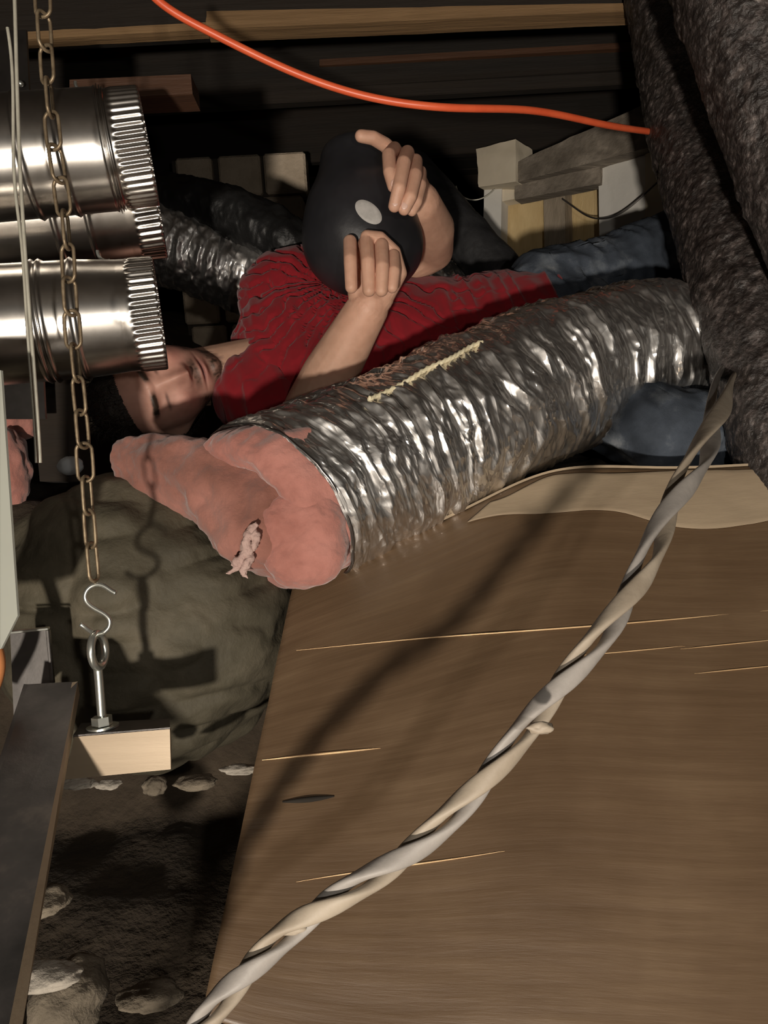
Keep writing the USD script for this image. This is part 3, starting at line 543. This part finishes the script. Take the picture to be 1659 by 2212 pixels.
dz += .007*g2(.045,-.010,.020,.018)+.005*g(0,-.048,.022,.010)-.0055*np.exp(-(x/.024)**2-((y+.0565)/.0025)**2)+.005*g(0,-.051,.018,.004)+.006*g(0,-.063,.016,.005)-.004*g(0,-.074,.02,.006)+.010*g(0,-.094,.020,.014)
dz += -.0022*np.exp(-((ax_-.031)/.013)**2-((y-.0195)/.0016)**2)
p[:, 2] += dz*on
ear = np.exp(-((p[:, 1]+.002)/.026)**2-((p[:, 2]+.008)/.014)**2)*(ax_ > .045); p[:, 0] += np.sign(x)*.017*ear; p[:, 2] -= .006*ear
tint = np.tile([.58, .34, .26], (len(p), 1)).astype(float)
def blend(wt, col): 
    global tint
    wt = np.clip(wt, 0, 1)[:, None]; tint = tint*(1-wt)+np.array(col)*wt
fr = np.clip((p[:, 2]-.0)/.02, 0, 1)
nz_ = meshkit.fbm(p*220, 3, 6)
blend(.35*fr, (.64,.31,.25)); blend(.45*g2(.042,-.018,.026,.026)*fr, (.68,.27,.22)); blend(.4*g(0,-.018,.014,.012)*fr, (.66,.28,.22))  # front of the face reddened, pinkish lamp light put into the tint
blend(1.5*np.exp(-((ax_-.030)/.019)**4-((y-.043-.10*(ax_-.02))/.0058)**4)*(.5+nz_)*fr, (.035,.022,.014))
blend(.95*np.exp(-((ax_-.031)/.014)**4-((y-.0195)/.0024)**2)*fr, (.05,.025,.018)); blend(.35*g2(.031,.024,.017,.010)*fr, (.36,.18,.14))
beard = np.maximum(np.exp(-(x/.026)**4-((y+.041)/.007)**4), np.clip((-.066-y)/.012, 0, 1)*(1-np.exp(-(x/.016)**4-((y+.063)/.005)**4)))
beard = np.maximum(beard, np.clip((ax_-.036)/.010, 0, 1)*np.clip((-.030-y)/.02, 0, 1))*np.clip((p[:, 2]+.03)/.02, 0, 1)
blend(beard*.85*(.45+nz_), (.045,.028,.018)); blend(.8*np.exp(-(x/.021)**4-((y+.057)/.0075)**4)*fr, (.42,.16,.14)); blend(.9*np.exp(-(x/.020)**4-((y+.0565)/.0018)**2)*fr, (.10,.03,.03))
head_v = hc+p[:, :1]*fx+p[:, 1:2]*fy+p[:, 2:]*fz
head_tint = tint.copy(); HM = trimesh.Trimesh(head_v, hs.faces, process=False)
# --- bare limbs, hands, trunk, legs
def hand(chains, palm, seg=18):
    out = hullb(palm, seg)
    for c in chains: out = out+chainb(c, seg)
    return out
neck = [np.append(hc-fy*.075-fz*.03, .054), J(560,800,1.43,.062), J(640,790,1.47,.075)]
torso_pts = [J(640,760,1.50,.105), J(690,840,1.46,.11), J(850,790,1.52,.135), J(1050,778,1.56,.125), J(1180,725,1.58,.125)]
nsh, nel, nwr = J(560,850,1.42,.06), J(640,952,1.34,.050), J(793,668,1.215,.0335)
fsh, fel, fwr = J(632,668,1.56,.060), J(934,540,1.47,.040), J(905,440,1.29,.036)
body = chainb(neck)+hullb(torso_pts[:3])+hullb(torso_pts[2:])
body = body+chainb([J(640,790,1.47,.08), nsh, nel])+chainb([nel, J(712,810,1.285,.046), nwr])
body = body+chainb([J(650,730,1.53,.08), fsh, J(780,612,1.53,.050), fel])+chainb([fel, J(928,495,1.39,.045), fwr])
hipn, hipf = J(1180,810,1.50,.085), J(1190,655,1.62,.085)
nkn, nft = J(1440,936,1.225,.058), J(1760,945,1.30,.050)
fkn, fft = J(1490,525,1.70,.066), J(1680,600,2.0,.05)
body = body+chainb([torso_pts[-1], hipn, nkn, nft])+chainb([torso_pts[-1], hipf, fkn, fft])
bm = soften(body, .012, 14)
# hands, finer
nh = hand([[J(768,600,1.205,.0118), J(757,545,1.195,.0108), J(756,522,1.165,.0104), J(757,560,1.142,.0102), J(759,620,1.140,.0094)],
           [J(790,590,1.205,.012), J(786,530,1.195,.0112), J(792,520,1.160,.0108), J(795,565,1.134,.0104), J(797,627,1.134,.0096)],
           [J(815,590,1.205,.012), J(818,530,1.195,.0112), J(824,530,1.160,.0108), J(826,575,1.133,.0104), J(824,627,1.134,.0096)],
           [J(838,600,1.205,.0115), J(846,555,1.195,.0105), J(850,553,1.165,.010), J(851,585,1.142,.0096), J(847,620,1.142,.0090)],
           [J(830,640,1.205,.016), J(862,590,1.19,.0125), J(850,545,1.175,.0115), J(820,516,1.166,.0112), J(793,512,1.160,.0104)]],
          [J(770,600,1.205,.016), J(835,605,1.205,.016), J(775,640,1.205,.017), J(826,645,1.205,.018), J(800,665,1.21,.026)])
nh = nh+bone(nwr[:3], W(800,655,1.21), .0335, .030)
fh = hand([[J(868,352,1.235,.0115), J(852,322,1.205,.0112), J(840,335,1.150,.0105), J(842,372,1.128,.0100), J(850,402,1.125,.0092)],
           [J(880,356,1.235,.0118), J(880,330,1.190,.0112), J(872,352,1.135,.0108), J(862,405,1.115,.0102), J(852,445,1.125,.0092)],
           [J(892,366,1.240,.0115), J(898,348,1.195,.0108), J(897,378,1.145,.0105), J(886,425,1.125,.0100), J(873,452,1.130,.0090)],
           [J(902,385,1.245,.0108), J(908,372,1.205,.0100), J(908,400,1.165,.0095), J(900,435,1.150,.009), J(890,455,1.150,.0082)],
           [J(880,380,1.25,.016), J(858,340,1.235,.0125), J(832,313,1.210,.0115), J(806,298,1.195,.0108), J(780,294,1.19,.0098)]],
          [J(870,358,1.24,.014), J(902,385,1.25,.014), J(880,410,1.26,.018), J(908,420,1.27,.018), J(905,435,1.285,.028)])
fh = fh+bone(fwr[:3], W(905,430,1.28), .036, .030)
def close_hand(hn): return soften(hn, .0035, 8)
parts = [bm, close_hand(nh), close_hand(fh)]
def to_man(t):
    t = t.copy(); t.merge_vertices(); return manifold3d.Manifold(manifold3d.Mesh(np.asarray(t.vertices, np.float32), np.asarray(t.faces, np.uint32)))
skin_m = to_man(parts[0])+to_man(parts[1])+to_man(parts[2])+to_man(HM)
SK = tm(skin_m); SK.merge_vertices()
from scipy.spatial import cKDTree
dd, ii = cKDTree(head_v).query(SK.vertices); st = np.where((dd < .003)[:, None], head_tint[ii], np.array([.58, .35, .25]))
arm = ((SK.vertices-CAM)@FW); 
dn, _ = cKDTree(np.vstack([parts[1].vertices, parts[2].vertices])).query(SK.vertices); wn = np.clip(1-dn/.05, 0, 1)[:, None]; st = st*(1-wn)+st*np.array([1.08, 1.04, 1.04])*wn
PR.add('body', SK, 'skin', smooth=True, tint=st)
nails = []
for (px_, py_, d_, dirx, diry) in ((851,397,1.1165,.05,1), (854,437,1.1165,-.2,1), (874,444,1.1205,-.3,1)):
    u_ = unit(RT*dirx-UP*diry); w_ = unit(np.cross(u_, FW)); n_ = -np.cross(w_, u_); n_ = n_ if n_@FW < 0 else -n_
    sp = trimesh.creation.icosphere(3); nails.append(trimesh.Trimesh(W(px_, py_, d_)+sp.vertices[:, :1]*u_*.0062+sp.vertices[:, 1:2]*w_*.0048+sp.vertices[:, 2:]*n_*.0016, sp.faces, process=False))
for q in nails: PR.add('fingernail', q, 'nail_plate', smooth=True)
# --- clothes
def cloth(man, length, wrinkle, it=10, seed=0):
    t = soften(man, length, it); nn = t.vertex_normals.copy(); t.vertices = t.vertices+nn*wrinkle(t.vertices)[:, None]; return t
def up_r(j, dr): j = np.array(j); j[3] += dr; return j
cuffF = W(728,610,1.535); shF = fsh[:3]
tee = hullb([up_r(q, .014) for q in torso_pts[:3]])+hullb([up_r(q, .016) for q in torso_pts[2:4]]+[J(1150,735,1.575,.139)])+chainb([J(590,800,1.45,.072), J(650,790,1.47,.10)])
far_sl = chainb([J(650,730,1.53,.100), J(622,655,1.54,.094), np.append(cuffF, .072)])
cutp = unit(cuffF-shF); far_sl = far_sl.trim_by_plane(tuple(map(float, -cutp)), float(-cutp@(cuffF+cutp*.012)))
tee = tee+far_sl+chainb([J(640,790,1.47,.095), J(560,852,1.42,.080), J(608,918,1.36,.066)])
def tee_wr(v):
    rel = v-W(735,640,1.50); rdist = np.linalg.norm(rel, axis=1); ang = np.arctan2(rel@UP, rel@RT)
    near = np.exp(-(rdist/.20)**2); far_ = 1-near
    radial = np.sin(ang*17+5*meshkit.noise(v*16, 2)+3*meshkit.noise(v*40, 5))
    a = near*(.014-.022*np.exp(-(radial/.25)**2)+.006*meshkit.noise(v*30, 8))
    vert = 1-np.abs(2*meshkit.noise(np.stack([v@RT*42+v@UP*12, v@UP*7, v@FW*7], -1), 4)-1)
    return a+far_*.011*(vert**2-.35)
PR.add('t_shirt', cloth(tee, .0042, tee_wr, 12), 'shirt', smooth=True, label='red short sleeved t-shirt with creased sleeve')
cuffc = W(713,617,1.50); cu = slab([W(700,600,1.462), W(712,606,1.462), W(726,640,1.462), W(716,640,1.462)], .003); PR.add('cuff_tag', cu, 'white_cloth', label='white tag at the sleeve cuff')
jn = chainb([J(1185,730,1.58,.138), J(1215,720,1.58,.125)])+hullb([J(1178,632,1.58,.084), J(1195,720,1.58,.13), J(1190,810,1.50,.092)])
jn = jn+chainb([J(1185,812,1.50,.096), up_r(nkn, .010), up_r(nft, .012)])+chainb([J(1176,632,1.58,.084), J(1300,602,1.62,.080), up_r(fkn, .014), up_r(fft, .014)])
def jean_wr(v):
    q = 1-np.abs(2*meshkit.noise(np.stack([v@RT*30+v@FW*18, v@UP*16, v@FW*9], -1), 14)-1); return .010*(q**2-.35)+.004*(meshkit.fbm(v*30, 3, 3)-.5)
PR.add('jeans', cloth(jn, .007, jean_wr, 10), 'denim', smooth=True, label='faded dusty blue jeans')
# --- hair: cap plus strands
hp = hv*np.array([.0745, .118, .097]); keep = None
hx, hy, hz = p[:, 0], p[:, 1], p[:, 2]
hl_ = np.clip((hy-.070+.35*np.clip(.03-hz, -.1, .1)*1.2)/.02, 0, 1); hl_ = np.maximum(hl_, np.clip((-hz-.0)/.02, 0, 1)*np.clip((hy+.06)/.02, 0, 1)); sel = hl_ > .02
off = (.004+.012*hl_*(.6+.8*meshkit.fbm(p*60, 3, 9)))
capv = head_v+unit(head_v-hc)*off[:, None]; fm = sel[hs.faces].all(1)
cap = trimesh.Trimesh(capv, hs.faces[fm], process=False); cap.remove_unreferenced_vertices()
hpath = PR.add('hair', cap, 'hair', smooth=True, label='dark untidy hair')
idx = np.where(sel)[0]; idx = RNG.choice(idx, 900); strands = []
for k in idx:
    a = capv[k]; o = unit(head_v[k]-hc); tng = unit(np.cross(o, RNG.normal(size=3))); l_ = RNG.uniform(.012, .03)
    pts = np.array([a, a+o*l_*.35+tng*l_*.3+fy*l_*.3, a+o*l_*.4+tng*l_*.8+fy*l_*.5]); strands.append(tube(smooth_path(pts, 5), [.0006,.0006,.0006,.0005,.0002], 3, caps=False))
PR.add('hair_strands', cat(*strands), 'hair', parent=hpath, smooth=True, kind='stuff')

# ================================================================== BLACK FITTING IN THE HANDS
T = Thing('duct_boot', 'black rounded plastic fitting with a grey oval patch held up in both hands', 'duct fitting')
fc = W(776, 492, 1.285); fa = unit(UP*.97-RT*.10+FW*.05)
prof = smooth_path(np.array([(-.105,.002,0),(-.100,.052,0),(-.078,.080,0),(-.035,.0975,0),(.015,.094,0),(.060,.079,0),(.085,.066,0),(.112,.056,0),(.135,.047,0),(.146,.030,0),(.149,.002,0)]), 120)[:, :2]
bt_ = ring_on_axis(fc, fa, [tuple(q) for q in prof], 120); bv = bt_.vertices; bv = fc+(bv-fc)+unit(bv-fc)*((meshkit.fbm(bv*9, 3, 2)-.5)*.014)[:, None]
bv = fc+(bv-fc)+RT*(.010*np.clip(-((bv-fc)@UP)/.1, 0, 1))[:, None]
BT = trimesh.Trimesh(bv, bt_.faces, process=False); T.add('shell', BT, 'black_plastic', smooth=True)
br = RayMeshIntersector(BT); ov = []
e1 = np.array([26, 24]); e2 = np.array([19, -17])*.82
for rr_ in (0, .33, .66, .9, 1.0):
    for k in range(40):
        t = 2*np.pi*k/40; q = np.array([796, 458])+rr_*(e1*math.cos(t)+e2*math.sin(t)); ov.append(hit(br, q[0], q[1], .0015 if rr_ < 1 else -.001))
ov = np.array(ov).reshape(5, 40, 3)[:, np.r_[0:40, 0]]
T.add('oval_patch', grid(ov)[0], 'grey_patch', smooth=True, label='grey oval patch')

# ================================================================== CORDS AND CABLES
wire('extension_cord', [(300,-45,1.06),(340,0,1.07),(440,62,1.09),(620,150,1.12),(800,210,1.14),(960,232,1.15),(1140,238,1.22),(1290,266,1.32),(1400,284,1.44),(1480,294,1.56),(1560,300,1.7)], .0057, 'cord', 'orange extension cord sagging below the joists', 'cord', 160, 14)
cpath = smooth_path(WL([(1610,760,1.36),(1575,800,1.20),(1558,845,1.02),(1548,900,.90),(1512,985,.80),(1440,1115,.72),(1375,1258,.66),(1290,1385,.62),(1185,1512,.60),(1085,1640,.58),(985,1752,.57),(870,1852,.56),(745,1930,.55),(640,2000,.55),(545,2088,.54),(455,2190,.53),(390,2280,.52)]).tolist()+[[-.205,.27,.345],[-.275,.17,.255],[-.36,.05,.215]], 1000)
Lc = np.concatenate([[0], np.cumsum(np.linalg.norm(np.diff(cpath, axis=0), axis=1))]); Tn, N, Bn = frames(cpath, UP)
T = Thing('twisted_cable', 'pair of grey and tan cables twisted together, crossing the foreground', 'cable', base=(-.36,.05,.21))
v_ = cpath-CAM; dep = v_@FW; pp = np.stack([v_@RT/dep, v_@UP/dep], -1)*F
Lp = np.concatenate([[0], np.cumsum(np.linalg.norm(np.diff(pp, axis=0), axis=1))]); gap = .0052+.0045*np.clip((dep-.56)/.3, 0, 1)
vis = dep > .505; Lq = np.where(vis, Lp, 0); k0 = np.argmax(~vis); Lq[k0:] = Lq[k0-1]+(Lc[k0:]-Lc[k0-1])*3000
for k, (off_, mm_) in enumerate(((0, 'cable_grey'), (np.pi, 'cable_tan'))):
    ang = Lq/450*2*np.pi+off_+.5*np.sin(Lp/300); e_r = np.cos(ang)[:, None]*N+np.sin(ang)[:, None]*Bn; e_t = -np.sin(ang)[:, None]*N+np.cos(ang)[:, None]*Bn
    t_ = tube(cpath, .006, 18, ref=UP); th = np.linspace(0, 2*np.pi, 18, endpoint=False); kk = 1+.45*np.clip((dep-.56)/.3, 0, 1)
    Vv = (cpath+e_r*gap[:, None])[:, None]+(.0044*np.cos(th))[None, :, None]*e_r[:, None]+(kk[:, None]*.0074*np.sin(th)[None])[..., None]*e_t[:, None]
    t_.vertices[:len(cpath)*18] = Vv.reshape(-1, 3)
    T.add('strand', t_, mm_, smooth=True, label=('grey sheathed strand', 'tan sheathed strand')[k])
ctr = [(640, 2000), (1175, 1568)]
for px_, py_ in ctr:
    a = W(px_-8, py_+4, .548); T.add('frayed_bit', lump(a, .006, px_, 2, (1.6,.8,.8), .5), 'cable_tan', smooth=True)
